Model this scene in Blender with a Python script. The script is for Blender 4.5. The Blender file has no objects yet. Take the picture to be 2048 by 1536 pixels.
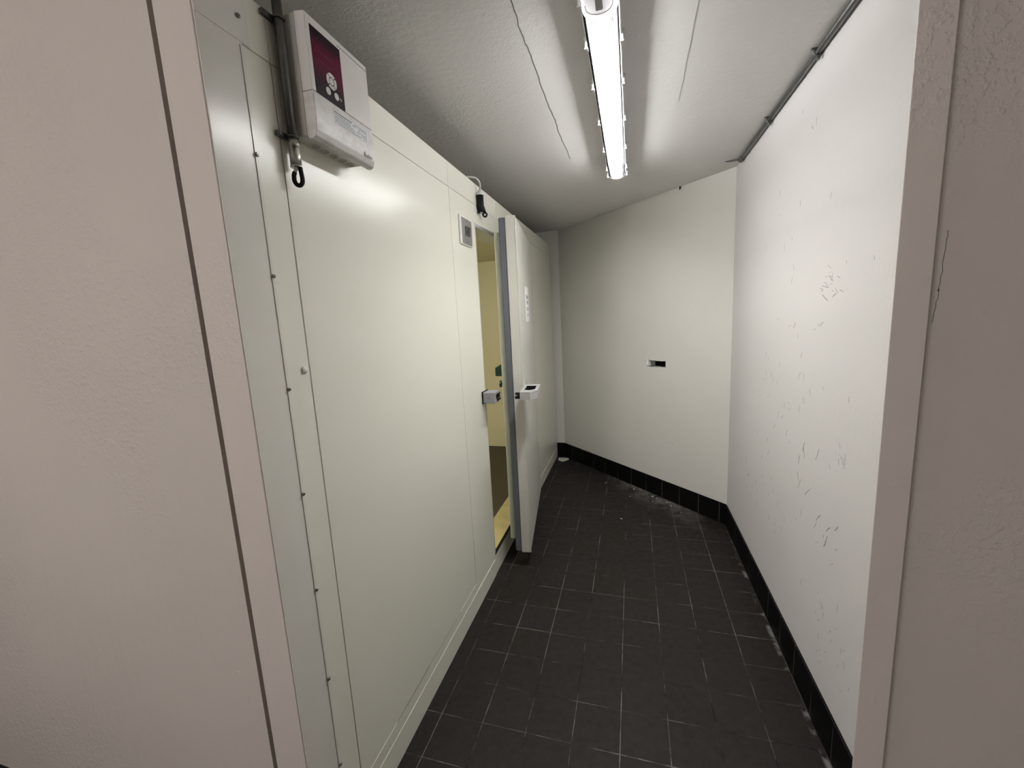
import bpy, bmesh, math, random
from mathutils import Vector, Matrix
random.seed(7)
sc = bpy.context.scene
COL = sc.collection
PI = math.pi

# ------------------------------------------------------------------ helpers
def s2l(c):
    return tuple(((v/255)/12.92 if v/255 <= .04045 else ((v/255+.055)/1.055)**2.4) for v in c)

class MB:
    """collects shapes into one mesh"""
    def __init__(self):
        self.bm = bmesh.new()
        self.mi = 0
    def _fin(self, faces):
        for f in faces:
            f.material_index = self.mi
    def box(self, x0, x1, y0, y1, z0, z1, bev=0.0, seg=2, M=None):
        tmp = bmesh.new()
        bmesh.ops.create_cube(tmp, size=1.0)
        for v in tmp.verts:
            v.co = Vector(((x0+x1)/2+v.co.x*(x1-x0), (y0+y1)/2+v.co.y*(y1-y0), (z0+z1)/2+v.co.z*(z1-z0)))
        if bev > 0:
            bmesh.ops.bevel(tmp, geom=list(tmp.edges), offset=bev, segments=seg, profile=.5, affect='EDGES')
        self._merge(tmp, M)
        return self
    def _merge(self, tmp, M=None):
        if M is not None:
            bmesh.ops.transform(tmp, matrix=M, verts=list(tmp.verts))
        bmesh.ops.recalc_face_normals(tmp, faces=list(tmp.faces))
        vm = {}
        for v in tmp.verts:
            vm[v] = self.bm.verts.new(v.co)
        for f in tmp.faces:
            try:
                nf = self.bm.faces.new([vm[v] for v in f.verts])
                nf.material_index = self.mi+f.material_index
                nf.smooth = f.smooth
            except ValueError:
                pass
        tmp.free()
    def prism(self, pts, axis, a, b, M=None, bev=0.0):
        """polygon pts (two coords) extruded along axis from a to b"""
        tmp = bmesh.new()
        def mk(p, t):
            if axis == 'x': return Vector((t, p[0], p[1]))
            if axis == 'y': return Vector((p[0], t, p[1]))
            return Vector((p[0], p[1], t))
        A = [tmp.verts.new(mk(p, a)) for p in pts]
        B = [tmp.verts.new(mk(p, b)) for p in pts]
        n = len(pts)
        tmp.faces.new(A); tmp.faces.new(list(reversed(B)))
        for i in range(n):
            tmp.faces.new([A[i], A[(i+1) % n], B[(i+1) % n], B[i]])
        bmesh.ops.recalc_face_normals(tmp, faces=list(tmp.faces))
        if bev > 0:
            bmesh.ops.bevel(tmp, geom=list(tmp.edges), offset=bev, segments=2, profile=.5, affect='EDGES')
        self._merge(tmp, M)
        return self
    def tube(self, pts, r, seg=12, caps=True):
        pts = [Vector(p) for p in pts]
        rr = r if isinstance(r, (list, tuple)) else [r]*len(pts)
        tmp = bmesh.new()
        rings = []
        up = None
        for i, p in enumerate(pts):
            t = (pts[min(i+1, len(pts)-1)]-pts[max(i-1, 0)]).normalized()
            if up is None:
                up = Vector((0, 0, 1)) if abs(t.z) < .9 else Vector((0, 1, 0))
            s = t.cross(up)
            if s.length < 1e-5:
                s = t.cross(Vector((1, 0, 0)))
            s.normalize(); up = s.cross(t).normalized()
            rings.append([tmp.verts.new(p+rr[i]*(math.cos(2*PI*k/seg)*s+math.sin(2*PI*k/seg)*up)) for k in range(seg)])
        for i in range(len(pts)-1):
            for k in range(seg):
                f = tmp.faces.new([rings[i][k], rings[i][(k+1) % seg], rings[i+1][(k+1) % seg], rings[i+1][k]])
                f.smooth = True
        if caps:
            tmp.faces.new(rings[0]); tmp.faces.new(list(reversed(rings[-1])))
        self._merge(tmp)
        return self
    def ring(self, c, n, R, r, a0=0, a1=2*PI, seg=20, ts=8, u=None):
        n = Vector(n).normalized()
        u = Vector(u).normalized() if u else n.orthogonal().normalized()
        w = n.cross(u)
        pts = [Vector(c)+R*(math.cos(a0+(a1-a0)*i/seg)*u+math.sin(a0+(a1-a0)*i/seg)*w) for i in range(seg+1)]
        return self.tube(pts, r, ts)
    def sphere(self, c, rx, ry, rz, seg=16):
        tmp = bmesh.new()
        bmesh.ops.create_uvsphere(tmp, u_segments=seg, v_segments=seg//2, radius=1)
        for v in tmp.verts:
            v.co = Vector((c[0]+v.co.x*rx, c[1]+v.co.y*ry, c[2]+v.co.z*rz))
        for f in tmp.faces: f.smooth = True
        self._merge(tmp)
        return self
    def build(self, name, mats, parent=None, loc=None, rotz=None):
        me = bpy.data.meshes.new(name)
        self.bm.to_mesh(me); self.bm.free()
        for m in (mats if isinstance(mats, (list, tuple)) else [mats]):
            me.materials.append(m)
        o = bpy.data.objects.new(name, me)
        COL.objects.link(o)
        if parent: o.parent = parent
        if loc: o.location = loc
        if rotz is not None: o.rotation_euler = (0, 0, rotz)
        return o

def empty(name, loc, rotz=0, label=None, cat=None, group=None, kind=None):
    o = bpy.data.objects.new(name, None)
    o.empty_display_size = .05
    o.location = loc; o.rotation_euler = (0, 0, rotz)
    COL.objects.link(o)
    tag(o, label, cat, group, kind)
    return o
def tag(o, label=None, cat=None, group=None, kind=None):
    if label: o['label'] = label
    if cat: o['category'] = cat
    if group: o['group'] = group
    if kind: o['kind'] = kind
    return o
def struct(o, label=None, cat=None):
    return tag(o, label, cat, None, 'structure')

# ------------------------------------------------------------------ materials
class NT:
    def __init__(self, name):
        self.m = bpy.data.materials.new(name)
        self.m.use_nodes = True
        self.t = self.m.node_tree
        self.b = self.t.nodes['Principled BSDF']
        self.out = self.t.nodes['Material Output']
    def n(self, typ, **kw):
        nd = self.t.nodes.new(typ)
        for k, v in kw.items():
            setattr(nd, k, v)
        return nd
    def l(self, a, b):
        self.t.links.new(a, b)
    def math(self, op, a, b=None, c=None):
        nd = self.n('ShaderNodeMath', operation=op)
        for i, v in enumerate((a, b, c)):
            if v is None: continue
            if isinstance(v, (int, float)): nd.inputs[i].default_value = v
            else: self.l(v, nd.inputs[i])
        return nd.outputs[0]
    def mix(self, f, a, b):
        nd = self.n('ShaderNodeMix', data_type='RGBA')
        if isinstance(f, (int, float)): nd.inputs[0].default_value = f
        else: self.l(f, nd.inputs[0])
        for i, v in ((6, a), (7, b)):
            if isinstance(v, tuple): nd.inputs[i].default_value = (*v[:3], 1)
            else: self.l(v, nd.inputs[i])
        return nd.outputs[2]
    def pos(self, scale=(1, 1, 1)):
        g = self.n('ShaderNodeTexCoord')
        mp = self.n('ShaderNodeMapping')
        mp.inputs['Scale'].default_value = scale
        self.l(g.outputs['Object'], mp.inputs[0])
        return mp.outputs[0]
    def noise(self, scale, detail=3, rough=.5, vec=None, out='Fac'):
        nd = self.n('ShaderNodeTexNoise')
        nd.inputs['Scale'].default_value = scale
        nd.inputs['Detail'].default_value = detail
        nd.inputs['Roughness'].default_value = rough
        self.l(vec if vec is not None else self.pos(), nd.inputs['Vector'])
        return nd.outputs[out]
    def ramp(self, v, a, b, lo=0.0, hi=1.0):
        nd = self.n('ShaderNodeMapRange')
        nd.inputs['From Min'].default_value = a; nd.inputs['From Max'].default_value = b
        nd.inputs['To Min'].default_value = lo; nd.inputs['To Max'].default_value = hi
        self.l(v, nd.inputs['Value'])
        return nd.outputs[0]
    def bump(self, h, strength, dist, prev=None):
        nd = self.n('ShaderNodeBump')
        nd.inputs['Strength'].default_value = strength
        nd.inputs['Distance'].default_value = dist
        self.l(h, nd.inputs['Height'])
        if prev is not None: self.l(prev, nd.inputs['Normal'])
        return nd.outputs[0]
    def setc(self, c):
        if isinstance(c, tuple): self.b.inputs['Base Color'].default_value = (*c[:3], 1)
        else: self.l(c, self.b.inputs['Base Color'])

def simple(name, c, rough=.5, metal=0.0, spec=.5, var=.06, nscale=30, bump=0.0, bscale=200):
    k = NT(name)
    c1 = tuple(max(0, v*(1-var)) for v in c); c2 = tuple(min(1, v*(1+var)) for v in c)
    f = k.noise(nscale, 2)
    k.setc(k.mix(f, c1, c2))
    k.b.inputs['Roughness'].default_value = rough
    k.b.inputs['Metallic'].default_value = metal
    k.b.inputs['Specular IOR Level'].default_value = spec
    if bump > 0:
        k.l(k.bump(k.noise(bscale, 3), bump, .002), k.b.inputs['Normal'])
    return k.m

def plaster(name, c, rough=.6, lumps=.5, streak=.3, fine=.25, spec=.35, blot=.04, lump_d=.0022):
    """rolled paint over uneven plaster: vertical drags, lumps, fine stipple"""
    k = NT(name)
    big = k.noise(1.7, 1)
    k.setc(k.mix(big, tuple(v*(1-blot) for v in c), tuple(min(1, v*(1+blot)) for v in c)))
    k.b.inputs['Roughness'].default_value = rough
    k.b.inputs['Specular IOR Level'].default_value = spec
    st = k.noise(26, 1, .55, k.pos((1.6, 1.6, .35)))
    nrm = k.bump(st, streak, .004)
    mask = k.ramp(k.noise(2.2, 0), .42, .62)
    lump = k.ramp(k.noise(95, 2, .6), .48, .85)
    nrm = k.bump(k.math('MULTIPLY', lump, mask), lumps, lump_d, nrm)
    pim = k.ramp(k.noise(60, 0), .76, .90)
    nrm = k.bump(pim, lumps*.7, lump_d*.6, nrm)
    nrm = k.bump(k.noise(330, 0), fine, .0006, nrm)
    k.l(nrm, k.b.inputs['Normal'])
    return k.m

def panel_mat(name, c, rough=.25, spec=.6, wave=.05):
    """coated steel sheet with slight waviness and smudges"""
    k = NT(name)
    f = k.noise(2.0, 1, .6)
    k.setc(k.mix(f, tuple(v*.985 for v in c), tuple(min(1, v*1.01) for v in c)))
    k.b.inputs['Roughness'].default_value = rough
    k.b.inputs['Specular IOR Level'].default_value = spec
    if wave > 0:
        k.l(k.bump(k.noise(4, 0), wave, .003), k.b.inputs['Normal'])
    return k.m

M = {}
M['near'] = plaster('near_wall_paint', (.66, .615, .58), .5, .75, .35, .3, .45, .05, .0028)
M['casing'] = plaster('casing_gloss_paint', (.70, .65, .615), .42, .7, .25, .15, .5, .04, .0025)
M['right'] = plaster('smooth_white_wall_paint', (.72, .70, .688), .6, .15, .12, .2, .3, .02)
M['back'] = plaster('back_wall_paint', (.72, .705, .66), .6, .15, .12, .2, .3, .03)
M['ceil'] = plaster('ceiling_rough_paint', (.76, .745, .725), .7, .38, .25, .35, .25, .05)
M['panel'] = panel_mat('cream_coated_steel', (.82, .812, .715))
M['flash'] = panel_mat('pale_coated_flashing', (.78, .76, .70), .22)
M['leaf'] = panel_mat('door_leaf_coating', (.70, .69, .63), .28, .5, 0)
M['inner'] = panel_mat('cold_store_lining', (.70, .665, .50), .4)
M['innerfloor'] = simple('cold_store_floor', (.055, .043, .031), .6, nscale=12, var=.2)
M['sill'] = simple('worn_sill_resin', (.42, .36, .19), .45, nscale=14, var=.25)
M['dark'] = simple('dark_gap', (.012, .011, .010), .9, spec=.1)
M['gap'] = simple('shadow_gap_board', (.16, .12, .09), .8, spec=.1)
M['black'] = simple('black_plastic', (.008, .008, .009), .55, spec=.25)
M['rubber'] = simple('grey_door_gasket', (.15, .16, .19), .55)
M['plug'] = panel_mat('inner_leaf_coating', (.52, .54, .48), .4)
M['galv'] = simple('galvanised_steel', (.19, .19, .185), .42, 1.0, .5, .25, 45, .2, 120)
M['zinc'] = simple('bright_zinc', (.55, .54, .50), .3, 1.0, .5, .15, 60)
M['alu'] = simple('frame_aluminium', (.58, .59, .57), .4, .2, .5, .08, 40)
M['screwm'] = simple('screw_steel', (.30, .29, .27), .35, 1.0)
M['boxp'] = simple('control_box_plastic', (.62, .60, .545), .42, nscale=8, var=.04, bump=.08, bscale=500)
M['boxl'] = simple('control_box_cover_plastic', (.70, .68, .65), .36, nscale=10, var=.05)
kk = NT('smudged_cover_plastic')
nn_ = kk.noise(34, 4, .65)
kk.setc(kk.mix(kk.ramp(nn_, .42, .66), (.70, .68, .66), (.58, .56, .54)))
kk.l(kk.ramp(nn_, .35, .65, .28, .5), kk.b.inputs['Roughness'])
M['boxw'] = kk.m
M['btn'] = simple('keypad_button', (.60, .58, .555), .5)
M['ink'] = simple('print_ink', (.10, .13, .16), .6)
M['inkpale'] = simple('faded_print', (.34, .33, .32), .6)
M['paper'] = simple('white_paper', (.90, .90, .89), .7, var=.01)
M['lab'] = simple('pale_label', (.70, .72, .72), .45)
M['greyp'] = simple('grey_lock_plastic', (.36, .36, .39), .45)
M['greyh'] = simple('light_grey_handle', (.43, .43, .43), .4)
M['green'] = simple('dark_green_release', (.008, .035, .02), .45)
M['whitep'] = simple('white_cap_plastic', (.80, .79, .75), .35)
M['cablew'] = simple('grey_cable_sheath', (.50, .50, .46), .5)
M['steelp'] = simple('brushed_switch_plate', (.46, .46, .44), .35, .8, .5, .1, 60)
M['rocker'] = simple('grey_rocker', (.075, .072, .068), .45)
M['tray'] = simple('light_fitting_tray', (.70, .70, .70), .5)
M['clip'] = simple('fitting_clip', (.62, .62, .60), .35)
M['crackm'] = simple('crack_dark', (.11, .105, .10), .9, spec=.1)  # dark line colour of cracks and broken paint
M['crackl'] = simple('filled_crack', (.40, .385, .36), .9, spec=.1)
M['scuff'] = simple('scuff_mark', (.30, .285, .275), .7, nscale=200, var=.3)
M['scuff2'] = simple('faint_scuff_mark', (.48, .465, .455), .7, nscale=200, var=.2)
M['scrap'] = simple('plaster_scrap', (.66, .66, .58), .8, nscale=60, var=.12)
M['rust'] = simple('rust', (.22, .11, .04), .8)
M['tape'] = simple('clear_tape', (.60, .62, .54), .25)

# dark clay floor tiles with patchy grout
k = NT('dark_quarry_tiles')
T = .1675
geo = k.n('ShaderNodeTexCoord'); sep = k.n('ShaderNodeSeparateXYZ'); k.l(geo.outputs['Object'], sep.inputs[0])
wob = k.math('MULTIPLY', k.math('SUBTRACT', k.noise(6, 2), .5), .0022)
u = k.math('DIVIDE', k.math('ADD', k.math('ADD', sep.outputs[0], .7185+1.675*2), wob), T)
v = k.math('DIVIDE', k.math('ADD', k.math('ADD', sep.outputs[1], -1.92+1.675*4), wob), T)
def edge(q):
    fr = k.math('FRACT', q)
    return k.math('MULTIPLY', k.math('MINIMUM', fr, k.math('SUBTRACT', 1.0, fr)), T)
wid = k.ramp(k.noise(11, 2), .3, .7, .0011, .0026)
def gline(dd):
    return k.math('MINIMUM', k.math('MAXIMUM', k.math('MULTIPLY', k.math('SUBTRACT', 1.0, k.math('DIVIDE', dd, wid)), 2.5), 0.0), 1.0)
gu, gv = gline(edge(u)), gline(edge(v))
gm = k.math('MAXIMUM', gu, gv)
pn = k.noise(6.5, 5, .7)
gpat = k.math('MAXIMUM', k.math('MULTIPLY', gu, k.ramp(pn, .34, .46)), k.math('MULTIPLY', gv, k.ramp(pn, .43, .56)))
cmb = k.n('ShaderNodeCombineXYZ')
k.l(k.math('FLOOR', u), cmb.inputs[0]); k.l(k.math('FLOOR', v), cmb.inputs[1])
wn = k.n('ShaderNodeTexWhiteNoise', noise_dimensions='2D'); k.l(cmb.outputs[0], wn.inputs['Vector'])
tile = k.mix(wn.outputs['Value'], (.0135, .0108, .0086), (.0155, .0123, .0118))
tile = k.mix(k.ramp(k.noise(55, 5, .7), .35, .8), tile, (.021, .018, .0155))
speck = k.ramp(k.noise(150, 2), .74, .80)
tile = k.mix(k.math('MULTIPLY', speck, .35), tile, (.10, .095, .088))
gn = k.noise(4.3, 5, .65)
grout = k.mix(k.ramp(gn, .42, .56), (.003, .003, .003), (.16, .147, .13))
tint = k.mix(gpat, tile, grout)
# plaster dust swept against the slanted wall: distance to its line
dl = k.math('MULTIPLY', k.math('SUBTRACT', 3.6292, k.math('ADD', k.math('MULTIPLY', sep.outputs[0], .981), sep.outputs[1])), .7138)
near = k.ramp(dl, .012, .24, 1.0, 0.0)
xx = k.math('MULTIPLY', k.ramp(sep.outputs[0], -.28, .05), k.ramp(sep.outputs[0], .34, .52, 1.0, 0.0))
dn = k.ramp(k.noise(9, 6, .8), .40, .66)
dust = k.math('MULTIPLY', k.math('MULTIPLY', near, xx), dn)
tint = k.mix(k.math('MULTIPLY', dust, .85), tint, (.26, .25, .23))
# smeared filler along the right wall
nr = k.ramp(k.math('ABSOLUTE', k.math('SUBTRACT', sep.outputs[0], .612)), .004, .014, 1.0, 0.0)
rn = k.math('MULTIPLY', k.ramp(k.noise(14, 4, .7), .50, .62), nr)
tint = k.mix(k.math('MULTIPLY', rn, .7), tint, (.25, .245, .235))
k.setc(tint)
k.l(k.ramp(k.noise(30, 4), .3, .7, .5, .68), k.b.inputs['Roughness'])
k.b.inputs['Specular IOR Level'].default_value = .22
nb = k.bump(k.math('MULTIPLY', gm, -1.0), .5, .002)
nb = k.bump(k.noise(160, 3), .2, .0008, nb)
k.l(nb, k.b.inputs['Normal'])
M['floor'] = k.m

# black glazed skirting tiles, upright joints along local X
k = NT('black_skirting_tiles')
geo = k.n('ShaderNodeTexCoord'); sep = k.n('ShaderNodeSeparateXYZ'); k.l(geo.outputs['Object'], sep.inputs[0])
fr = k.math('FRACT', k.math('DIVIDE', k.math('ADD', sep.outputs[0], -.0505+.0+.1675*40), .1675))
d = k.math('MULTIPLY', k.math('MINIMUM', fr, k.math('SUBTRACT', 1.0, fr)), .1675)
gm = k.ramp(d, .0012, .0026, 1.0, 0.0)
gm = k.math('MULTIPLY', gm, k.ramp(k.noise(5, 3), .38, .5))
k.setc(k.mix(gm, (.0025, .0025, .0023), (.10, .095, .088)))
k.b.inputs['Roughness'].default_value = .5
k.b.inputs['Specular IOR Level'].default_value = .15
M['skirt'] = k.m

# red display window of the controller
k = NT('dark_red_display')
geo = k.n('ShaderNodeTexCoord'); sep = k.n('ShaderNodeSeparateXYZ'); k.l(geo.outputs['Object'], sep.inputs[0])
zz = sep.outputs[2]
band = k.math('MULTIPLY', k.ramp(zz, .120, .165), k.ramp(zz, .200, .225, 1.0, 0.0))
k.setc(k.mix(band, (.014, .005, .008), (.11, .003, .028)))
k.b.inputs['Roughness'].default_value = .3
k.b.inputs['Specular IOR Level'].default_value = .12
M['redwin'] = k.m
M['redline'] = simple('display_segment_red', (.16, .02, .06), .4)

# emitters
def emit(name, c, s):
    kk = NT(name)
    kk.t.nodes.remove(kk.b)
    e = kk.n('ShaderNodeEmission'); e.inputs[0].default_value = (*c, 1); e.inputs[1].default_value = s
    kk.l(e.outputs[0], kk.out.inputs[0])
    return kk.m
M['tube'] = emit('fluorescent_tube', (1.0, .99, .96), 86)
M['nearlamp'] = emit('near_room_lamp', (1.0, .935, .89), 22)
M['added_lamp'] = emit('added_cold_store_lamp', (1.0, .95, .78), 75)

def clear(name, tr, tl, c=(1, 1, 1)):
    kk = NT(name)
    kk.t.nodes.remove(kk.b)
    a = kk.n('ShaderNodeBsdfTransparent'); a.inputs[0].default_value = (*c, 1)
    b = kk.n('ShaderNodeBsdfTranslucent'); b.inputs[0].default_value = (*c, 1)
    g = kk.n('ShaderNodeBsdfGlossy'); g.inputs['Roughness'].default_value = .15
    m1 = kk.n('ShaderNodeMixShader'); m1.inputs[0].default_value = tl
    kk.l(a.outputs[0], m1.inputs[1]); kk.l(b.outputs[0], m1.inputs[2])
    m2 = kk.n('ShaderNodeMixShader'); m2.inputs[0].default_value = tr
    kk.l(m1.outputs[0], m2.inputs[1]); kk.l(g.outputs[0], m2.inputs[2])
    kk.l(m2.outputs[0], kk.out.inputs[0])
    return kk.m
M['diff'] = clear('clear_prismatic_cover', .03, .05)
kk = NT('milky_end_moulding')
kk.setc((.80, .79, .80)); kk.b.inputs['Roughness'].default_value = .4
tl_ = kk.n('ShaderNodeBsdfTranslucent'); tl_.inputs[0].default_value = (.9, .9, .95, 1)
mx_ = kk.n('ShaderNodeMixShader'); mx_.inputs[0].default_value = .35
kk.l(kk.b.outputs[0], mx_.inputs[1]); kk.l(tl_.outputs[0], mx_.inputs[2]); kk.l(mx_.outputs[0], kk.out.inputs[0])
M['endw'] = kk.m
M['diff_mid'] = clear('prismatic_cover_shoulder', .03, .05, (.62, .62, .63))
M['diff_side'] = clear('prismatic_cover_side', .03, .05, (.24, .24, .25))  # shoulder and side facets tinted to dim light reaching ceiling and upper walls
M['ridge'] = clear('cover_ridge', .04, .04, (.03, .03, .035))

# ------------------------------------------------------------------ layout constants
ZF, ZC = -1.5, .855
XP = -.786              # face of the cold store panels
XR = .63                # right wall
YN = .687               # face of the near opening
CORNER = (.63, 3.011)   # right wall meets slanted wall
ANG = math.atan2(1.305, -1.330)
fard = Vector((-1.330, 1.305)).normalized()

def marks(mb, plane, items, w=.0015, off=.0006):
    """thin raised strokes: plane(u,v)->Vector plus normal n; items list of polylines"""
    for it in items:
        pts, ww = it
        for (a, b) in zip(pts[:-1], pts[1:]):
            P, n = plane(*a); Q, _ = plane(*b)
            t = (Q-P)
            if t.length < 1e-6: continue
            s = t.normalized().cross(n)*ww/2
            vs = [P-s+n*off, P+s+n*off, Q+s+n*off, Q-s+n*off]
            lo = [x-n*off*2 for x in vs]
            tv = [mb.bm.verts.new(x) for x in vs]; lv = [mb.bm.verts.new(x) for x in lo]
            fs = [mb.bm.faces.new(tv)]
            for i in range(4):
                fs.append(mb.bm.faces.new([tv[i], lv[i], lv[(i+1) % 4], tv[(i+1) % 4]]))
            for f in fs: f.material_index = mb.mi
def wob_line(a, b, n, amp):
    out = []
    for i in range(n+1):
        t = i/n
        out.append((a[0]+(b[0]-a[0])*t+random.uniform(-amp, amp)*(0 < i < n), a[1]+(b[1]-a[1])*t+random.uniform(-amp, amp)*.4*(0 < i < n)))
    return out

# ------------------------------------------------------------------ setting
mb = MB(); mb.box(-2.6, 1.5, -2.3, 5.0, ZF-.08, ZF)
struct(mb.build('floor', M['floor']), 'dark brown square tiled floor with patchy pale grout', 'floor')

mb = MB(); mb.box(-2.6, 1.5, -2.3, 5.0, ZC, ZC+.08)
cpl = lambda x, y: (Vector((x, y, ZC)), Vector((0, 0, -1)))
mb.mi = 1
cr = [(-.307, 1.0), (-.307, 1.236), (-.314, 1.359), (-.311, 1.487), (-.318, 1.692), (-.32, 1.851), (-.313, 1.97), (-.320, 2.06), (-.318, 2.255), (-.316, 2.456)]
fine = []
for a, b in zip(cr[:-1], cr[1:]):
    fine += wob_line(a, b, 6, .0025)
marks(mb, cpl, [(fine, .0022)])
mb.mi = 2
marks(mb, cpl, [(wob_line((.189, 1.2), (.195, 2.0), 10, .002), .002)])
mb.mi = 1
# broken paint along the joint with the slanted wall
for x in (-.30, -.26, -.22, -.155, -.125, -.075, -.06):
    y = CORNER[1]+(CORNER[0]-x)/1.330*1.305
    L = random.uniform(.012, .03)
    marks(mb, cpl, [([(x-L/2*.71, y+L/2*.70-.006), (x+L/2*.71, y-L/2*.70-.006+random.uniform(-.006, .004))], random.uniform(.002, .005))])
struct(mb.build('ceiling', [M['ceil'], M['crackm'], M['crackl']]), 'rough painted ceiling with a long crack', 'ceiling')

# slanted back wall with a rectangular broken hole
ob = empty  # alias unused
Lw = 1.90
fx = lambda s: s            # local x runs along the wall from the right corner
def s_of(x): return (CORNER[0]-x)/1.330*math.hypot(1.330, 1.305)
h0, h1, hz0, hz1 = s_of(.252), s_of(.117), -.437, -.380
s_col = s_of(-.70)
mb = MB()
# thickness goes to local -y or +y : away from the room
for (a, b, c, d_) in ((0-.1, h0, ZF, ZC), (h1, s_col+.05, ZF, ZC), (h0, h1, ZF, hz0), (h0, h1, hz1, ZC)):
    mb.box(a, b, -.10, 0, c, d_)
# ragged lips round the hole
mb.mi = 1
for q in range(14):
    s = random.uniform(h0, h1)
    mb.box(s-.006, s+.006, -.03, .0008, hz1-.003, hz1+random.uniform(.001, .004))
    s = random.uniform(h0, h1)
    mb.box(s-.008, s+.008, -.03, .0008, hz0-random.uniform(.001, .004), hz0+.004)
mb.box(h1-.016, h1-.004, -.03, .0008, hz0+.012, hz1-.004)
mb.mi = 2
bpl = lambda s, z: (Vector((s, 0, z)), Vector((0, 1, 0)))
for q in range(26):
    s = random.uniform(.1, 1.5); z = random.uniform(-1.25, .2)
    if h0-.05 < s < h1+.05 and -.5 < z < -.3: continue
    L = random.uniform(.004, .02); an = random.uniform(0, PI)
    marks(mb, bpl, [([(s, z), (s+L*math.cos(an), z+L*math.sin(an))], random.uniform(.0012, .003))])
wb = mb.build('wall_back', [M['back'], M['paper'], M['scuff2']], None, (CORNER[0], CORNER[1], 0), PI-math.atan2(1.305, 1.330))
struct(wb, 'slanted white end wall with a small broken hole', 'wall')
mb = MB(); mb.box(h0-.02, h1+.02, -.16, -.11, hz0-.03, hz1+.03)
mb.build('hole_backing', M['dark'], wb)

# short return wall beside the cold store end
mb = MB(); mb.box(-2.4, -.70, 4.316, 4.40, ZF, ZC)
struct(mb.build('wall_return', M['back']), 'narrow white wall strip at the far end of the panels', 'wall')

# right wall with scuffs
mb = MB(); mb.box(XR, XR+.10, .771, CORNER[1]+.06, ZF, ZC)
rpl = lambda y, z: (Vector((XR, y, z)), Vector((-1, 0, 0)))
def scuffs(cy, cz, n, sy, sz, lmin, lmax, ang, dark):
    mb.mi = 1 if dark else 2
    for _ in range(n):
        y = random.gauss(cy, sy); z = random.gauss(cz, sz)
        if not (.8 < y < 2.98 and -1.33 < z < .8): continue
        a = ang+random.gauss(0, .35); L = random.uniform(lmin, lmax)
        marks(mb, rpl, [([(y, z), (y+L*.5*math.cos(a)+random.uniform(-.003, .003), z+L*.5*math.sin(a)), (y+L*math.cos(a), z+L*math.sin(a))], random.uniform(.001, .0026))])
# cluster centres measured on the wall
scuffs(1.62, .06, 16, .05, .03, .008, .03, 0.2, False)
scuffs(1.60, .03, 4, .05, .015, .02, .05, 0.25, True)
scuffs(1.85, -.07, 5, .18, .012, .015, .035, 0.0, True)
scuffs(2.25, -.33, 12, .06, .05, .01, .03, 1.9, False)
scuffs(2.35, -.45, 5, .01, .03, .004, .008, 1.5, True)
scuffs(1.95, -.55, 9, .2, .10, .02, .05, 1.9, False)
scuffs(1.47, -.50, 9, .03, .03, .01, .03, 1.0, False)
scuffs(1.52, -.80, 12, .05, .04, .01, .035, 2.2, True)
scuffs(1.80, -.72, 3, .03, .03, .03, .06, 2.0, True)
scuffs(1.75, -.62, 4, .08, .05, .03, .06, 1.8, True)
scuffs(1.45, -1.10, 22, .10, .09, .008, .025, 1.8, False)
scuffs(1.9, -.95, 16, .3, .15, .01, .04, 1.8, False)
scuffs(2.3, -.95, 8, .15, .1, .02, .05, 1.6, False)
scuffs(1.9, .3, 16, .4, .25, .008, .03, 1.4, False)
scuffs(1.8, -.3, 16, .35, .2, .008, .03, 1.4, False)
struct(mb.build('wall_right', [M['right'], M['scuff'], M['scuff2']]), 'smooth white right wall covered in grey scuffs', 'wall')

# skirting tiles
mb = MB(); mb.box(.004, s_of(-.70), 0, .008, ZF, -1.35, .0015)
struct(mb.build('baseboard_back', M['skirt'], None, (CORNER[0], CORNER[1], 0), PI-math.atan2(1.305, 1.330)), 'black tile skirting along the slanted wall', 'skirting')
mb = MB(); mb.box(-2.20, 0.0, 0, .009, ZF, -1.35, .0015)
struct(mb.build('baseboard_right', M['skirt'], None, (XR, CORNER[1]-.004, 0), PI/2), 'black tile skirting along the right wall', 'skirting')
mb = MB(); mb.box(-.784, -.70, 4.306, 4.316, ZF, -1.35, .0015)
struct(mb.build('baseboard_return', M['skirt']), 'short black skirting beside the panel end', 'skirting')

# near wall with the opening the picture is taken through
YW = .699
mb = MB()
mb.box(-2.5, -.911, YW, .735, ZF, ZC)
mb.box(.3795, 1.5, .747, .77, ZF, ZC)
mb.box(-.905, .40, YW, .76, .76, ZC)
mb.mi = 1
npl = lambda x, z: (Vector((x, .747, z)), Vector((0, -1, 0)))
ck = wob_line((.424, .091), (.4215, .02), 9, .0012)+wob_line((.4215, .02), (.4165, -.037), 8, .0012)
marks(mb, npl, [(ck, .0004)])
mb.mi = 2
marks(mb, npl, [([(.4205, .011), (.4200, .0078)], .002)])
wf = mb.build('wall_front', [M['near'], M['crackm'], M['rust']])
struct(wf, 'pinkish white wall around the opening, nearest the viewer', 'wall')
mb = MB(); mb.box(-.93, -.80, .737, .745, ZF, ZC)
mb.build('gap_lining', M['gap'], wf)
mb = MB(); mb.box(-.883, -.7885, YN, .734, ZF, .758, .0022)
struct(mb.build('trim_1', M['casing']), 'painted casing strip left of the opening', 'trim')
mb = MB(); mb.prism([(.3385, YN), (.379, YN), (.3805, .768), (.3785, .768)], 'z', ZF, .758, bev=.0012)
struct(mb.build('trim_2', M['casing']), 'painted casing strip right of the opening', 'trim')
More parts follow.
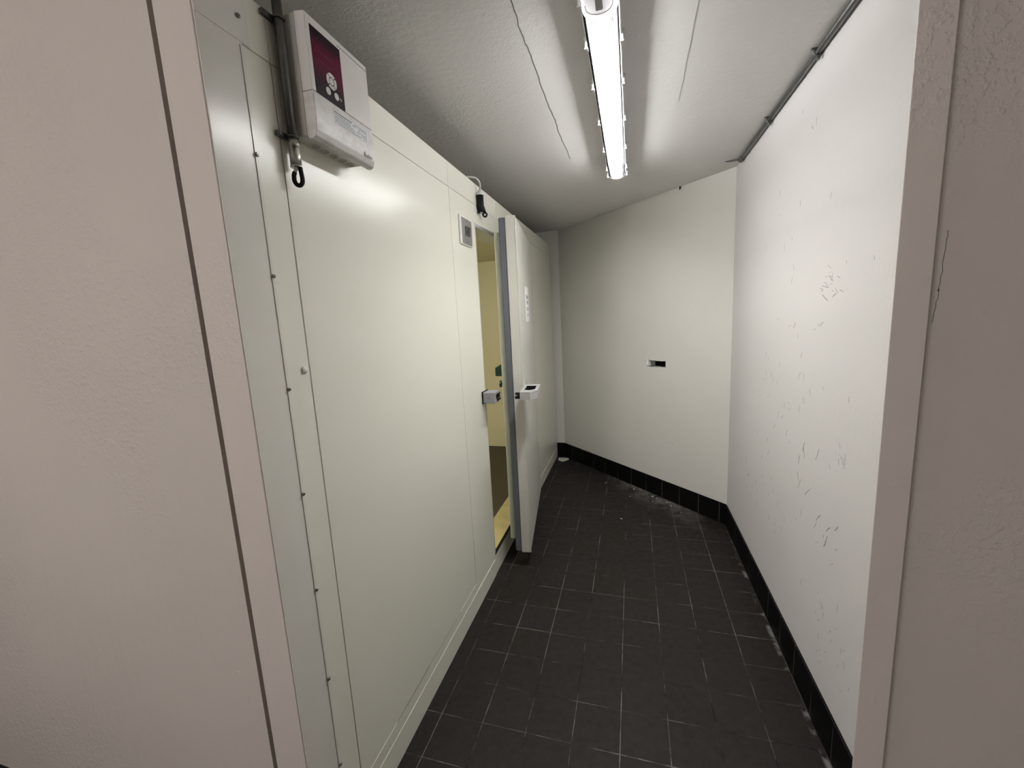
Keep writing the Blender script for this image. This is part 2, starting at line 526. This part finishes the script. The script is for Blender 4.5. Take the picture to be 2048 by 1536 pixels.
# rest of the room the viewer stands in
for nm, bx in (('wall_near_left', (-2.55, -2.45, -2.2, .735)), ('wall_near_right', (1.4, 1.5, -2.2, .746)), ('wall_rear', (-2.55, 1.5, -2.3, -2.2))):
    mb = MB(); mb.box(*bx, ZF, ZC)
    struct(mb.build(nm, M['near']), 'plain wall of the room behind the viewer', 'wall')
mb = MB(); mb.box(-2.5, -2.4, .74, 4.4, ZF, ZC)
struct(mb.build('wall_outer', M['back']), 'plain wall behind the cold store', 'wall')

# ------------------------------------------------------------------ cold store wall (left)
OY0, OY1, OZ0, OZ1 = 2.145, 3.15, -1.368, .510
XB = XP-.10
mb = MB()
xf = XP-.005
mb.box(XB, xf, .79, OY0, ZF, .712)
mb.box(XB, xf, OY1, 4.288, ZF, .712)
mb.box(XB, xf, OY0, OY1, OZ1, .712)
mb.box(XB, xf, OY0, OY1, ZF, OZ0)
wl = mb.build('wall_left', M['gap'])
struct(wl, 'cream panelled cold store wall on the left', 'wall')
def sheet(y0, y1, z0, z1, name='wall_panel'):
    m_ = MB(); m_.box(xf, XP, y0, y1, z0, z1, .0008, 1)
    return m_.build(name, M['panel'], wl)
zj = .603
sheet(.79, .8645, ZF, zj)
sheet(.8675, 1.8325, ZF, zj)
m_ = MB()
pts = [(1.8345, ZF), (OY1+.001, ZF), (OY1+.001, OZ0), (OY0, OZ0), (OY0, OZ1), (OY1+.001, OZ1), (OY1+.001, zj), (1.8345, zj)]
m_.prism(pts, 'x', xf, XP)
m_.build('wall_panel', M['panel'], wl)
sheet(OY1+.002, 4.288, ZF, zj)
for a, b in ((.79, .8645), (.866, 1.8325), (1.8345, 2.514), (2.516, 4.288)):
    sheet(a, b, zj+.0018, .715, 'roof_panel_edge')
# roof, lining, floor of the cold store
m_ = MB(); m_.box(-2.39, XB-.001, .79, 4.288, .60, .712); m_.build('roof_panel', M['inner'], wl)
m_ = MB(); m_.box(-2.38, XB-.001, 4.19, 4.288, -1.45, .60); m_.build('inner_end_wall', M['inner'], wl)
m_ = MB(); m_.box(-2.38, XB-.001, .79, .87, -1.45, .60); m_.build('inner_near_wall', M['inner'], wl)
m_ = MB(); m_.box(-2.38, -2.30, .87, 4.19, -1.45, .60); m_.build('inner_side_wall', M['inner'], wl)
m_ = MB(); m_.box(-2.30, XB-.001, .87, 4.19, -1.45, -1.374); m_.build('inner_floor', M['innerfloor'], wl)
m_ = MB(); m_.box(XB-.004, XB-.001, .87, OY0-.001, -1.374, .60); m_.box(XB-.004, XB-.001, OY1+.001, 4.19, -1.374, .60); m_.box(XB-.004, XB-.001, OY0-.001, OY1+.001, OZ1, .60)
m_.build('inner_lining', M['inner'], wl)
m_ = MB(); m_.box(-.936, XP-.012, OY0+.002, OY1-.002, -1.380, OZ0+.001, .002); m_.build('door_sill', M['sill'], wl)
m_ = MB(); m_.box(XP-.011, XP+.002, OY0+.001, OY1-.002, OZ0-.008, OZ0+.003, .001); m_.build('sill_gasket', M['dark'], wl)
# metal frame round the opening
m_ = MB()
m_.box(XP-.10, XP+.0015, OY0, OY0+.006, OZ0+.003, OZ1, .001)
m_.box(XP-.10, XP+.0015, OY0+.006, OY1, OZ1-.020, OZ1, .001)
m_.box(XP-.10, XP+.0015, OY1-.006, OY1, OZ0+.003, OZ1-.020, .001)
m_.build('door_frame', M['alu'], wl)
# dirt creased at the panel foot
m_ = MB()
lpl = lambda y, z: (Vector((XP, y, z)), Vector((1, 0, 0)))
marks(m_, lpl, [(wob_line((1.837, -1.10), (1.832, -1.36), 9, .001), .0016)], off=.0004)
m_.build('crease_mark', M['scuff2'], wl)

# corner flashing with its screws
mb = MB()
mb.box(XP-.002, XP+.0004, .6895, .792, ZF, .716, .0004, 1)
mb.box(XP+.0004, XP+.0022, .785, .792, ZF, .600, .0005, 1)
mb.box(XP+.0004, XP+.0018, .6895, .812, .606, .716, .0005, 1)
fl = struct(mb.build('trim_3', M['flash']), 'pale metal corner flashing fixed with small screws', 'trim')
for z in (.654, .384, .125, -.137, -.400, -.660, -.921, -1.19, -1.42):
    m_ = MB()
    m_.tube([(XP+.0018, .7885, z), (XP+.0052, .7885, z), (XP+.0068, .7885, z)], [.0046, .0046, .003], 12)
    m_.mi = 1
    m_.tube([(XP+.0066, .7885, z), (XP+.0071, .7885, z)], .0017, 6)
    m_.build('screw', [M['screwm'], M['black']], fl)
mb = MB(); mb.sphere((XP+.001, .846, -.098), .006, .0095, .0095)
tag(mb.build('cover_cap', M['whitep']), 'small round white cap on the panel beside the dark upright joint', 'cap')

# metal skirting at the panel foot, sealed with a caulk bead
mb = MB()
mb.prism([(XP, ZF), (XP+.0022, ZF), (XP+.0022, -1.400), (XP, -1.398)], 'y', .80, OY0-.01)
mb.prism([(XP, ZF), (XP+.0022, ZF), (XP+.0022, -1.400), (XP, -1.398)], 'y', OY1-.3, 4.27)
bl = struct(mb.build('baseboard_left', M['panel']), 'low pale metal skirting along the cold store panels', 'skirting')
m_ = MB(); m_.box(XP-.0002, XP+.0012, .80, 1.835, -1.398, -1.351, .0006, 1)
m_.mi = 1
marks(m_, lambda y, z: (Vector((XP+.0012, y, z)), Vector((1, 0, 0))), [(wob_line((1.06, -1.350), (1.30, -1.350), 24, .0012), .0035), (wob_line((1.30, -1.350), (1.62, -1.350), 18, .001), .0014), (wob_line((.85, -1.404), (1.8, -1.404), 24, .001), .0012)])
m_.build('caulk_bead', [M['panel'], M['scuff']], bl)

# ------------------------------------------------------------------ the open door leaf
DA = math.atan2(.142, .99)
dr = empty('door_1', (-.597, 2.26, -1.408), DA, 'heavy cream insulated cold store door, standing ajar', 'door', None, 'structure')
H = .552+1.408; W = .93
# local frame: x outwards (room side), y from free edge to hinges, z up from the leaf foot
mb = MB(); mb.box(-.055, 0, 0, W, 0, H, .004, 2); mb.build('leaf', M['leaf'], dr)
# bright folded edge of the facing
mb = MB(); mb.box(-.0015, .0022, -.0018, .012, .002, H-.002, .0006, 1); mb.build('edge_fold', M['leaf'], dr)
mb = MB()
g0, g1 = -.092, -.055
mb.box(g0, g1, .004, .034, .006, H-.006, .007, 3)
mb.box(g0, g1, W-.034, W-.004, .006, H-.006, .007, 3)
mb.box(g0, g1, .034, W-.034, H-.036, H-.006, .007, 3)
mb.box(g0, g1, .034, W-.034, .006, .036, .007, 3)
mb.build('gasket', M['rubber'], dr)
mb = MB(); mb.box(-.125, -.0551, .036, W-.036, .070, H-.075, .004, 2); mb.build('inner_leaf', M['plug'], dr)
# lever handle that bridges across to the keeper
zt = -.385+1.408
mb = MB()
def handle_shell():
    t = bmesh.new()
    P = [(.0, -.165), (.055, -.172), (.092, -.115), (.094, .085), (.0, .10)]
    Q = [(.018, -.092), (.052, -.096), (.074, -.066), (.074, .045), (.018, .05)]
    n = len(P)
    top_o = [t.verts.new((x, y, zt)) for x, y in P]; top_i = [t.verts.new((x, y, zt-.002)) for x, y in Q]
    bot_o = [t.verts.new((x, y, zt-.042)) for x, y in P]; bot_i = [t.verts.new((x, y, zt-.030)) for x, y in Q]
    for i in range(n):
        j = (i+1) % n
        t.faces.new([top_o[i], top_o[j], top_i[j], top_i[i]])
        t.faces.new([top_o[i], bot_o[i], bot_o[j], top_o[j]])
        t.faces.new([top_i[i], top_i[j], bot_i[j], bot_i[i]]).material_index = 1  # inner faces coloured black to paint the shade inside the finger hole
    t.faces.new(bot_o); t.faces.new(bot_i).material_index = 1
    return t
mb._merge(handle_shell())
hnd = mb.build('handle', [M['greyh'], M['black']], dr)
hnd['label'] = 'light grey lever handle with a finger hole'
mb = MB()
mb.box(-.026, .004, -.158, -.128, zt-.016, zt-.006, .002); mb.box(-.028, .004, -.158, -.128, zt-.038, zt-.024, .003); mb.box(-.014, .004, -.155, -.128, zt-.026, zt-.014)
mb.build('latch_bolt', M['black'], hnd)
# inside release: a hooded push block and a knob, reaching back past the gasket
mb = MB()
zr = -.36+1.408
mb.prism([(-.165, zr+.035), (-.165, zr+.085), (-.135, zr+.100), (-.108, zr+.100), (-.108, zr+.020), (-.125, zr+.020), (-.128, zr+.035)], 'y', .05, .13, bev=.004)
rel = mb.build('inside_release', M['green'], dr); rel['label'] = 'dark green emergency release on the inner side'
mb = MB(); mb.tube([(-.115, .06, zr-.012), (-.130, .06, zr-.012), (-.132, .06, zr-.012), (-.142, .06, zr-.012), (-.145, .06, zr-.012)], [.006, .007, .020, .021, .012], 14)
mb.build('release_knob', M['green'], rel)
mb = MB()
for z in (.28, 1.62):
    mb.box(-.050, -.012, W-.002, W+.022, z, z+.16, .004)
    mb.tube([(-.016, W+.024, z-.01), (-.016, W+.024, z+.17)], .009, 12)
hg = mb.build('hinge', M['greyh'], dr)
mb = MB(); mb.box(-.0002, .0006, .18, .205, .985, 1.04); mb.build('tape_patch', M['tape'], dr)
mb = MB(); mb.box(.0, .0032, .008, .016, H-.10, H-.03, .001); mb.build('edge_clip', M['whitep'], dr)

# notice sheet taped to the leaf: pictogram rows, no readable words
ca, sa = math.cos(DA), math.sin(DA)
def door_pt(x, y, z): return Vector((-.597+x*ca-y*sa, 2.26+x*sa+y*ca, -1.408+z))
nt = empty('notice_sheet', door_pt(.0005, .345, 1.388), DA, 'white paper notice with a column of small grey symbols, taped on the door', 'notice')
mb = MB(); mb.box(0, .0007, 0, .22, 0, .222); mb.build('sheet', M['paper'], nt)
for i, z in enumerate((.148, .112, .072, .034)):
    mb = MB()
    if i == 0:
        mb.box(.0006, .0011, .08, .19, z, z+.012); mb.box(.0006, .0011, .06, .11, z+.012, z+.024); mb.box(.0006, .0011, .12, .19, z+.012, z+.020)
    elif i == 1:
        for a in (.09, .125, .16): mb.box(.0006, .0011, a, a+.02, z, z+.022)
        mb.box(.0006, .0011, .09, .18, z+.018, z+.024)
    elif i == 2:
        for a in (.09, .125, .16): mb.box(.0006, .0011, a, a+.022, z, z+.010); mb.box(.0006, .0011, a, a+.022, z+.013, z+.022)
    else:
        mb.box(.0006, .0011, .10, .18, z, z+.004); mb.box(.0006, .0011, .10, .18, z+.014, z+.018); mb.box(.0006, .0011, .10, .112, z, z+.018); mb.box(.0006, .0011, .168, .18, z, z+.018)
    mb.build('symbol', M['inkpale'], nt)

# keeper on the wall beside the opening
kp = empty('latch_keeper', (XP, 2.09, -.45), 0, 'grey plastic latch keeper on the panel at the left edge of the door opening', 'latch')
mb = MB(); mb.box(.006, .074, .0, .085, .004, .064, .004, 2)
mb.build('body', M['greyp'], kp)
mb = MB(); mb.box(0, .0058, -.003, .090, .0, .067, .001); mb.build('back_plate', M['black'], kp)
mb = MB(); mb.box(.074, .082, .03, .08, .044, .052, .002); mb.box(.074, .078, .02, .08, .026, .050, .001); mb.box(.074, .084, .03, .08, .014, .022, .002)
mb.build('hook', M['black'], kp)
mb = MB()
for a in (.032, .037, .0415): mb.box(a, a+.003, -.0006, .0002, .031, .035)
mb.build('emblem', M['ink'], kp)

# switch plate
sw = empty('light_switch', (XP, 1.945, .375), 0, 'brushed metal double light switch beside the top of the door opening', 'switch')
mb = MB(); mb.box(0, .008, -.022, .130, -.004, .132, .003, 2); mb.build('surround', M['whitep'], sw)
mb = MB(); mb.box(.008, .011, -.002, .124, .002, .122, .001, 2); mb.build('plate', M['steelp'], sw)
for a in (.036, .068):
    mb = MB(); mb.prism([(.011, .042), (.013, .042), (.0165, .085), (.011, .085)], 'y', a, a+.024, bev=.0005)
    mb.build('rocker', M['rocker'], sw)
for z in (.014, .110):
    mb = MB(); mb.tube([(.0108, .061, z), (.0122, .061, z)], .003, 10); mb.build('screw', M['screwm'], sw)

# cable drop with a black conduit end
cb = empty('cable_drop', (XP, 2.205, .563), 0, 'short black cable gland on a grey wire hanging above the door', 'cable')
def bez(p0, p1, p2, p3, n=14):
    p0, p1, p2, p3 = map(Vector, (p0, p1, p2, p3))
    return [p0*(1-t)**3+3*p1*t*(1-t)**2+3*p2*t*t*(1-t)+p3*t**3 for t in [i/n for i in range(n+1)]]
mb = MB(); mb.tube(bez((-.06, -.10, .158), (.045, -.06, .185), (.030, .0, .165), (.018, .0, .103)), .0052, 10)
mb.build('wire', M['cablew'], cb)
mb = MB(); mb.tube([(.018, 0, .118), (.018, 0, .106), (.018, 0, .104), (.018, 0, .094)], [.010, .010, .022, .022], 14)
mb.build('collar', M['whitep'], cb)
mb = MB(); mb.tube([(.018, 0, .094), (.018, 0, .026), (.018, 0, .020), (.018, 0, .008)], [.019, .019, .016, .016], 14)
mb.build('gland', M['black'], cb)
mb = MB(); mb.box(.0, .010, .020, .040, .012, .104, .002); mb.build('bracket', M['whitep'], cb)
mb = MB(); mb.sphere((.022, -.004, .010), .008, .008, .008, 12); mb.build('wire_end', M['cablew'], cb)
mb = MB(); mb.ring((.030, .030, .002), (.55, -.85, 0), .0105, .0052, seg=18, ts=8); mb.tube([(.026, .016, .04), (.030, .028, .014)], .008, 8)
mb.build('ring_clip', M['black'], cb)

# ------------------------------------------------------------------ control box
BY0, BY1 = .902, 1.120
cbx = empty('control_box', (XP, BY0, .459), 0, 'white wall-mounted cold store controller with a dark red display window', 'controller')
bw = BY1-BY0; bh = .264
mb = MB()
mb.prism([(.0, .0), (.046, -.001), (.046, bh), (.0, bh-.004)], 'y', 0, bw, bev=.003)
back = mb.build('back_shell', M['boxp'], cbx)
for i in range(5):
    y = .058+.034*i
    mb = MB(); mb.tube([(.021, y, .001), (.021, y, -.0012), (.021, y, -.0022)], [.0125, .0125, .0115], 18)
    mb.mi = 1; mb.ring((.021, y, -.0022), (0, 0, 1), .0085, .0012, seg=18, ts=6); mb.tube([(.021, y+.001, -.002), (.021, y+.001, -.003)], .003, 8)
    mb.build('knockout', [M['boxp'], M['inkpale']], back)
for y in (.03, .075, .12, .165):
    mb = MB(); mb.tube([(.056, y, .003), (.056, y, -.0022)], .0018, 8); mb.build('screw', M['screwm'], back)
mb = MB()
zs = .094     # seam between the flat upper lid and the bulged lower cover
mb.prism([(.047, zs+.0012), (.076, zs+.0012), (.076, zs+.06), (.0755, bh-.004), (.047, bh)], 'y', -.001, bw+.016, bev=.0022)
lid = mb.build('upper_lid', M['boxl'], cbx)
mb = MB(); mb.box(.0752, .0768, bw*.5-.0, bw+.012, bh-.018, bh-.0168); mb.build('lid_groove', M['inkpale'], lid)
mb = MB()
prof = [(.047, .0), (.050, -.007), (.062, -.009), (.071, -.004), (.0755, .010), (.078, .035), (.078, .070), (.0765, zs), (.047, zs)]
mb.prism(prof, 'y', -.001, bw+.016, bev=.0022)
low = mb.build('lower_cover', M['boxw'], cbx)
# display window and keys sit on the upper lid, local x = .076
win = MB(); win.box(.0757, .0772, .013, .117, zs+.0015, zs+.146, .0005, 1)
wo = win.build('display_window', M['redwin'], cbx)
# move shading reference to box space
def seg_line(y0, y1, z, w, m, nm, par):
    q = MB(); q.box(.0770, .0775, y0, y1, z, z+w); return q.build(nm, m, par)
seg_line(.026, .084, zs+.098, .0012, M['redline'], 'display_segment', wo)
seg_line(.022, .079, zs+.078, .0010, M['redline'], 'display_segment', wo)
seg_line(.069, .082, zs+.062, .0040, M['redline'], 'display_segment', wo)
def pad(y, z, r0, r1, a0, a1, nm):
    q = MB()
    t = bmesh.new()
    n = 8
    A = [t.verts.new((.0771, y+r0*math.cos(a0+(a1-a0)*i/n), z+r0*math.sin(a0+(a1-a0)*i/n))) for i in range(n+1)]
    B = [t.verts.new((.0771, y+r1*math.cos(a0+(a1-a0)*i/n), z+r1*math.sin(a0+(a1-a0)*i/n))) for i in range(n+1)]
    A2 = [t.verts.new(v_.co+Vector((.0012, 0, 0))) for v_ in A]; B2 = [t.verts.new(v_.co+Vector((.0012, 0, 0))) for v_ in B]
    for i in range(n):
        t.faces.new([A2[i], A2[i+1], B2[i+1], B2[i]])
        t.faces.new([B[i], B[i+1], B2[i+1], B2[i]]); t.faces.new([A[i], A[i+1], A2[i+1], A2[i]])
    t.faces.new([A[0], B[0], B2[0], A2[0]]); t.faces.new([A[n], B[n], B2[n], A2[n]])
    q._merge(t)
    return q.build(nm, M['btn'], wo)
ky, kz = .071, zs+.050
for i in range(4):
    pad(ky, kz, .0098, .0185, PI/2*i+.75+.07, PI/2*(i+1)+.75-.07, 'arrow_key')
q = MB(); q.tube([(.0771, ky, kz), (.0783, ky, kz)], .0078, 18); q.build('centre_key', M['btn'], wo)
for y, z in ((.055, zs+.022), (.085, zs+.022)):
    q = MB(); q.tube([(.0771, y, z), (.0783, y, z)], .0085, 18); q.build('round_key', M['btn'], wo)
q = MB(); q.box(.0771, .0775, .100, .104, zs+.018, zs+.026); q.box(.0771, .0775, .098, .106, zs+.021, zs+.023); q.build('key_symbol', M['inkpale'], wo)
# rating label with rows of fine print, too small to read
lb = MB(); lb.box(.0779, .0786, .066, .205, .048, .079)
# lower cover is bulged, so the label stands on the fullest part
lo_ = lb.build('rating_label', M['lab'], cbx); lo_['label'] = 'pale sticker with rows of tiny dark print'
q = MB()
for r_ in range(6):
    y = .069; z = .0745-.0046*r_
    while y < .198:
        L = random.uniform(.003, .011)
        if random.random() < (.95 if (y < .13 or r_ in (0, 5)) else .65):
            q.box(.0785, .0789, y, min(y+L, .2), z, z+(.0026 if (r_ == 0 and y < .13) else .0014))
        y += L+.0016
q.build('print_rows', M['ink'], lo_)
q = MB()
y = bw-.034
for L, hgt in ((.003, .010), (.004, .005), (.004, .005), (.003, .008), (.005, .005), (.004, .005)):
    q.box(.0775, .0784, y, y+L, .012, .012+hgt); y += L+.0022
q.build('emblem', M['inkpale'], low)

# ------------------------------------------------------------------ conduit beside the box
PY = .884; PX = XP+.020
cd = empty('conduit', (PX, PY, .44), 0, 'galvanised upright conduit beside the controller with a black cable loop at its foot', 'pipe')
mb = MB(); mb.tube([(0, 0, 0), (0, 0, ZC-.44)], .0105, 16); mb.build('pipe', M['galv'], cd)
mb = MB(); mb.tube([(0, 0, .004), (0, 0, -.010), (0, 0, -.0102), (0, 0, -.052), (0, 0, -.0525), (0, 0, -.056)], [.0135, .0135, .0125, .0125, .0135, .0135], 16)
mb.build('end_bush', M['zinc'], cd)
for z in (.012, .262):
    mb = MB(); mb.ring((0, 0, z), (0, 0, 1), .0115, .0028, seg=20, ts=8)
    mb.box(-.0195, -.010, -.034, .012, z-.006, z+.006, .0015)
    mb.tube([(-.0125, -.027, z), (-.008, -.027, z)], .004, 10)
    mb.build('clip', M['galv'], cd)
mb = MB()
def lpp(w_, z_): return (.75*w_+.001, .66*w_, z_)
lp_ = [lpp(.006, -.048), lpp(.0075, -.062), lpp(.009, -.078)]
for i in range(1, 15):
    a = PI*i/14
    lp_.append(lpp(.009*math.cos(a), -.082-.014*math.sin(a)))
lp_ += [lpp(-.0085, -.074), lpp(-.006, -.067)]
mb.tube(lp_, .0052, 10); mb.build('cable_loop', M['black'], cd)
mb = MB(); mb.tube([lpp(-.001, -.056), lpp(-.006, -.068)], .0042, 10); mb.build('cable_tip', M['whitep'], cd)

# ------------------------------------------------------------------ conduit run along the right wall top
cr_ = empty('ceiling_conduit', (XR-.014, 2.83, ZC-.014), 0, 'dark galvanised conduit running along the top of the right wall', 'pipe')
mb = MB(); mb.tube([(0, 0, 0), (0, -1.2, 0), (0, -2.07, 0)], .0105, 14); mb.build('pipe', M['galv'], cr_)
mb = MB(); mb.tube([(0, .018, 0), (0, -.006, 0), (0, -.007, 0), (0, -.03, 0)], [.015, .015, .013, .013], 12)
mb.tube([(-.004, .012, .002), (-.045, .04, .008), (-.075, .055, .012)], [.006, .005, .002], 8); mb.build('end_fitting', M['galv'], cr_)
for y in (-1.03, -.51):
    mb = MB(); mb.ring((0, y, 0), (0, 1, 0), .0115, .0026, seg=20, ts=8); mb.box(-.006, .006, y-.006, y+.006, -.024, -.010, .0015)
    mb.box(-.022, .013, y-.005, y+.005, .010, .0138, .001); mb.build('clip', M['galv'], cr_)

# small dark stub in the ceiling at the slanted wall
mb = MB(); mb.tube([(.332, 3.288, ZC), (.334, 3.284, ZC-.010), (.330, 3.286, ZC-.022)], [.004, .0055, .004], 8)
tag(mb.build('ceiling_hook', M['black']), 'tiny black hook in the ceiling above the slanted wall', 'hook')

# ------------------------------------------------------------------ fluorescent fitting
LX, LY0, LY1 = -.072, 1.115, 2.69
hw = .0485
lf = empty('ceiling_light', (LX, LY0, ZC), 0, 'long fluorescent batten with a clear ribbed cover, switched on', 'light')
LL = LY1-LY0
mb = MB()
n = 10
# tray: open trough, hollow, closed with rounded ends
def outline(w, inset, rnd):
    pts = []
    for sgn, yc in ((1, LL-rnd-inset), (-1, rnd+inset)):
        for i in range(n+1):
            a = -PI/2*0+PI*i/n
            if sgn == 1: pts.append((w*math.cos(a), yc+rnd*math.sin(a)))
            else: pts.append((-w*math.cos(a), yc-rnd*math.sin(a)))
    return pts
def loft(rings, mat, name, parent, close_first=False, close_last=False, mi=None):
    t = bmesh.new()
    R_ = []
    for pts, z in rings:
        R_.append([t.verts.new((x, y, z)) for x, y in pts])
    m = len(R_[0])
    for a, b in zip(R_[:-1], R_[1:]):
        for i in range(m):
            f = t.faces.new([a[i], a[(i+1) % m], b[(i+1) % m], b[i]]); f.smooth = True
    if close_first: t.faces.new(R_[0])
    if close_last: t.faces.new(list(reversed(R_[-1])))
    q = MB(); q._merge(t)
    return q.build(name, mat, parent)
tray = loft([(outline(.044, .012, .05), -.001), (outline(hw, .0, .055), -.022), (outline(hw+.002, -.002, .056), -.046), (outline(hw+.002, -.002, .056), -.052), (outline(hw-.003, .003, .053), -.052), (outline(hw-.004, .004, .053), -.012)], M['tray'], 'tray', lf, True, True)
# gear plate behind the tube
mb = MB(); mb.prism([(-.026, -.016), (.026, -.016), (.020, -.034), (-.020, -.034)], 'y', .05, LL-.05); mb.build('gear_plate', M['tray'], lf)
# ribbed cover: cross-section with ridges, flat smooth ends
nr_ = 32
def cover_sec(k_):
    a = PI*k_/nr_
    return (hw-.002)*math.cos(a), -.052-.040*(math.sin(a)**.62 if math.sin(a) > 0 else 0)
mb = MB()
t = bmesh.new()
ys = [.130, LL-.085]
for k_ in range(nr_):
    (xa, za), (xb, zb) = cover_sec(k_), cover_sec(k_+1)
    va = [t.verts.new((xa, y, za)) for y in ys]; vb = [t.verts.new((xb, y, zb)) for y in ys]
    f = t.faces.new([va[0], va[1], vb[1], vb[0]]); f.smooth = True
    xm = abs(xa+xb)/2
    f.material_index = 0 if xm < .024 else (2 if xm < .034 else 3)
mb._merge(t)
mb.mi = 1
for k_ in range(2, nr_-1):
    if abs(k_-nr_/2) < 3: continue
    x, z = cover_sec(k_)
    nx, nz = x/ hw, -(1-abs(x/hw)*.6)
    mb.box(x-.0009, x+.0009, ys[0], ys[1], z-.0012, z)
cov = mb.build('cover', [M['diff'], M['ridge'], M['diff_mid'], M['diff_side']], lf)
def end_cap(y, sgn, depth, name, mat):
    q = MB(); t = bmesh.new()
    prev = None
    st = 8
    for j in range(st+1):
        b = j/st*PI/2
        s = math.cos(b)
        row = []
        for k_ in range(nr_+1):
            x, z = cover_sec(k_)
            zz = -.052+(z+.052)*(.25+.75*s) if j < st else -.052+(z+.052)*.25
            row.append(t.verts.new((x*max(s, .12), y+sgn*depth*math.sin(b), zz)))
        if prev:
            for k_ in range(nr_):
                f = t.faces.new([prev[k_], prev[k_+1], row[k_+1], row[k_]]); f.smooth = True
        prev = row
    q._merge(t)
    return q.build(name, mat, cov)
end_cap(ys[1], 1, .084, 'cover_end', M['diff']); end_cap(ys[0], -1, .128, 'holder_cap', M['endw'])
mb = MB(); mb.ring((0, .080, -.0915), (0, 0, 1), .034, .0012, a0=-.2, a1=PI+.2, seg=24, ts=6, u=(1, 0, 0)); mb.build('end_rim', M['clip'], cov)
mb = MB(); mb.box(-.009, .009, .03, .098, -.0945, -.088, .003); mb.build('holder_silhouette', M['greyp'], cov)  # grey bar standing in for the lamp holder silhouette behind the cap
# tube and lamp holders
tz = -.068
mb = MB(); mb.tube([(0, .150, tz), (0, LL-.085, tz)], .013, 20); mb.build('tube', M['tube'], lf)
for y0, y1 in ((.1295, .150), (LL-.085, LL-.068)):
    mb = MB(); mb.tube([(0, y0, tz), (0, y1, tz)], .0145, 16); mb.box(-.012, .012, y0, y1, tz, -.030, .002); mb.build('lamp_holder', M['clip'], lf)
for y in (.03, .11, .29, .53, .82, 1.13, 1.41, 1.53):
    for s in (1, -1):
        mb = MB(); x = s*(hw+.003)
        mb.box(min(x, x+s*.004), max(x, x+s*.004), y-.007, y+.007, -.066, -.034, .001)
        mb.box(min(x-s*.006, x+s*.006), max(x-s*.006, x+s*.006), y-.007, y+.007, -.070, -.065, .001)
        mb.tube([(x+s*.005, y-.006, -.040), (x+s*.005, y+.006, -.040)], .004, 8)
        mb.build('clip', M['clip'], lf)

# lamp of the room behind the viewer, on its rear wall
nl = empty('wall_lamp', (-1.35, -2.2, .32), 0, 'square wall lamp on the wall behind the viewer', 'light')
mb = MB(); mb.box(-.20, .20, .001, .05, -.21, .21, .004); mb.build('housing', M['tray'], nl)
mb = MB(); mb.box(-.18, .18, .0501, .056, -.19, .19); mb.build('lamp_panel', M['nearlamp'], nl)
il = empty('added_inner_lamp', (-1.75, 1.5, .60), 0, 'added round lamp, out of view, brightening the cold store inside', 'light')  # unseen lamp, added to brighten the cold store interior
mb = MB(); mb.tube([(0, 0, 0), (0, 0, -.03)], .12, 24); mb.build('base', M['tray'], il)
mb = MB(); mb.tube([(0, 0, -.0301), (0, 0, -.05), (0, 0, -.065)], [.11, .105, .07], 24); mb.build('globe', M['added_lamp'], il)

# ------------------------------------------------------------------ debris on the floor
mb = MB()
mb.prism([(-.762, 4.235), (-.752, 4.165), (-.700, 4.130), (-.655, 4.185), (-.645, 4.215), (-.665, 4.245)], 'z', ZF, ZF+.006, bev=.0015)
tag(mb.build('plaster_scrap', M['scrap']), 'flat off-white scrap lying in the far left corner by the skirting', 'debris')
def fpt(x): return CORNER[1]+(CORNER[0]-x)/1.330*1.305
cr_list = [(.06, .07, .008), (.20, .06, .010), (.225, .05, .007), (.30, .055, .006), (.34, .075, .007), (.245, .13, .005), (.42, .10, .005), (-.12, .16, .007), (.12, .20, .006), (.29, .53, .007), (.02, 1.15, .006)]
mb = None
for i, (x, off, r) in enumerate(cr_list):
    t = bmesh.new(); bmesh.ops.create_icosphere(t, subdivisions=1, radius=1)
    for v_ in t.verts:
        q = random.uniform(.7, 1.2); v_.co = Vector((v_.co.x*r*q, v_.co.y*r*q*.8, v_.co.z*r*.5*q))
    mz = min(v_.co.z for v_ in t.verts)
    for v_ in t.verts: v_.co.z -= mz
    q = MB(); q._merge(t)
    o = q.build('plaster_crumb', M['scrap'], None, (x-off*.70, fpt(x)-off*.71, ZF))
    tag(o, 'tiny pale plaster crumb on the dark tiles before the slanted wall', 'debris', 'plaster crumbs on the floor')

# ------------------------------------------------------------------ world, camera, view
w = bpy.data.worlds.new('World'); sc.world = w; w.use_nodes = True
w.node_tree.nodes['Background'].inputs[0].default_value = (.02, .02, .02, 1)
w.node_tree.nodes['Background'].inputs[1].default_value = .2

yaw, pitch, roll, fpx = -0.284566560, -0.154614991, -0.0526109111, 829.5227
fw = Vector((math.sin(yaw)*math.cos(pitch), math.cos(yaw)*math.cos(pitch), math.sin(pitch)))
r = fw.cross(Vector((0, 0, 1))).normalized(); up = r.cross(fw)
r2 = math.cos(roll)*r+math.sin(roll)*up; u2 = -math.sin(roll)*r+math.cos(roll)*up
cam = bpy.data.cameras.new('Camera'); cam.sensor_width = 36; cam.lens = fpx/2048*36; cam.clip_start = .02
co = bpy.data.objects.new('Camera', cam); COL.objects.link(co)
co.matrix_world = Matrix(((r2.x, u2.x, -fw.x, 0), (r2.y, u2.y, -fw.y, 0), (r2.z, u2.z, -fw.z, 0), (0, 0, 0, 1)))
sc.camera = co
sc.view_settings.view_transform = 'Standard'
sc.view_settings.look = 'None'
sc.view_settings.gamma = 1
sc.view_settings.use_curve_mapping = False
sc.view_settings.exposure = 1.5
sc.cycles.adaptive_threshold = .1
sc.cycles.max_bounces = 5
sc.cycles.diffuse_bounces = 4
sc.cycles.glossy_bounces = 2
sc.cycles.transparent_max_bounces = 8
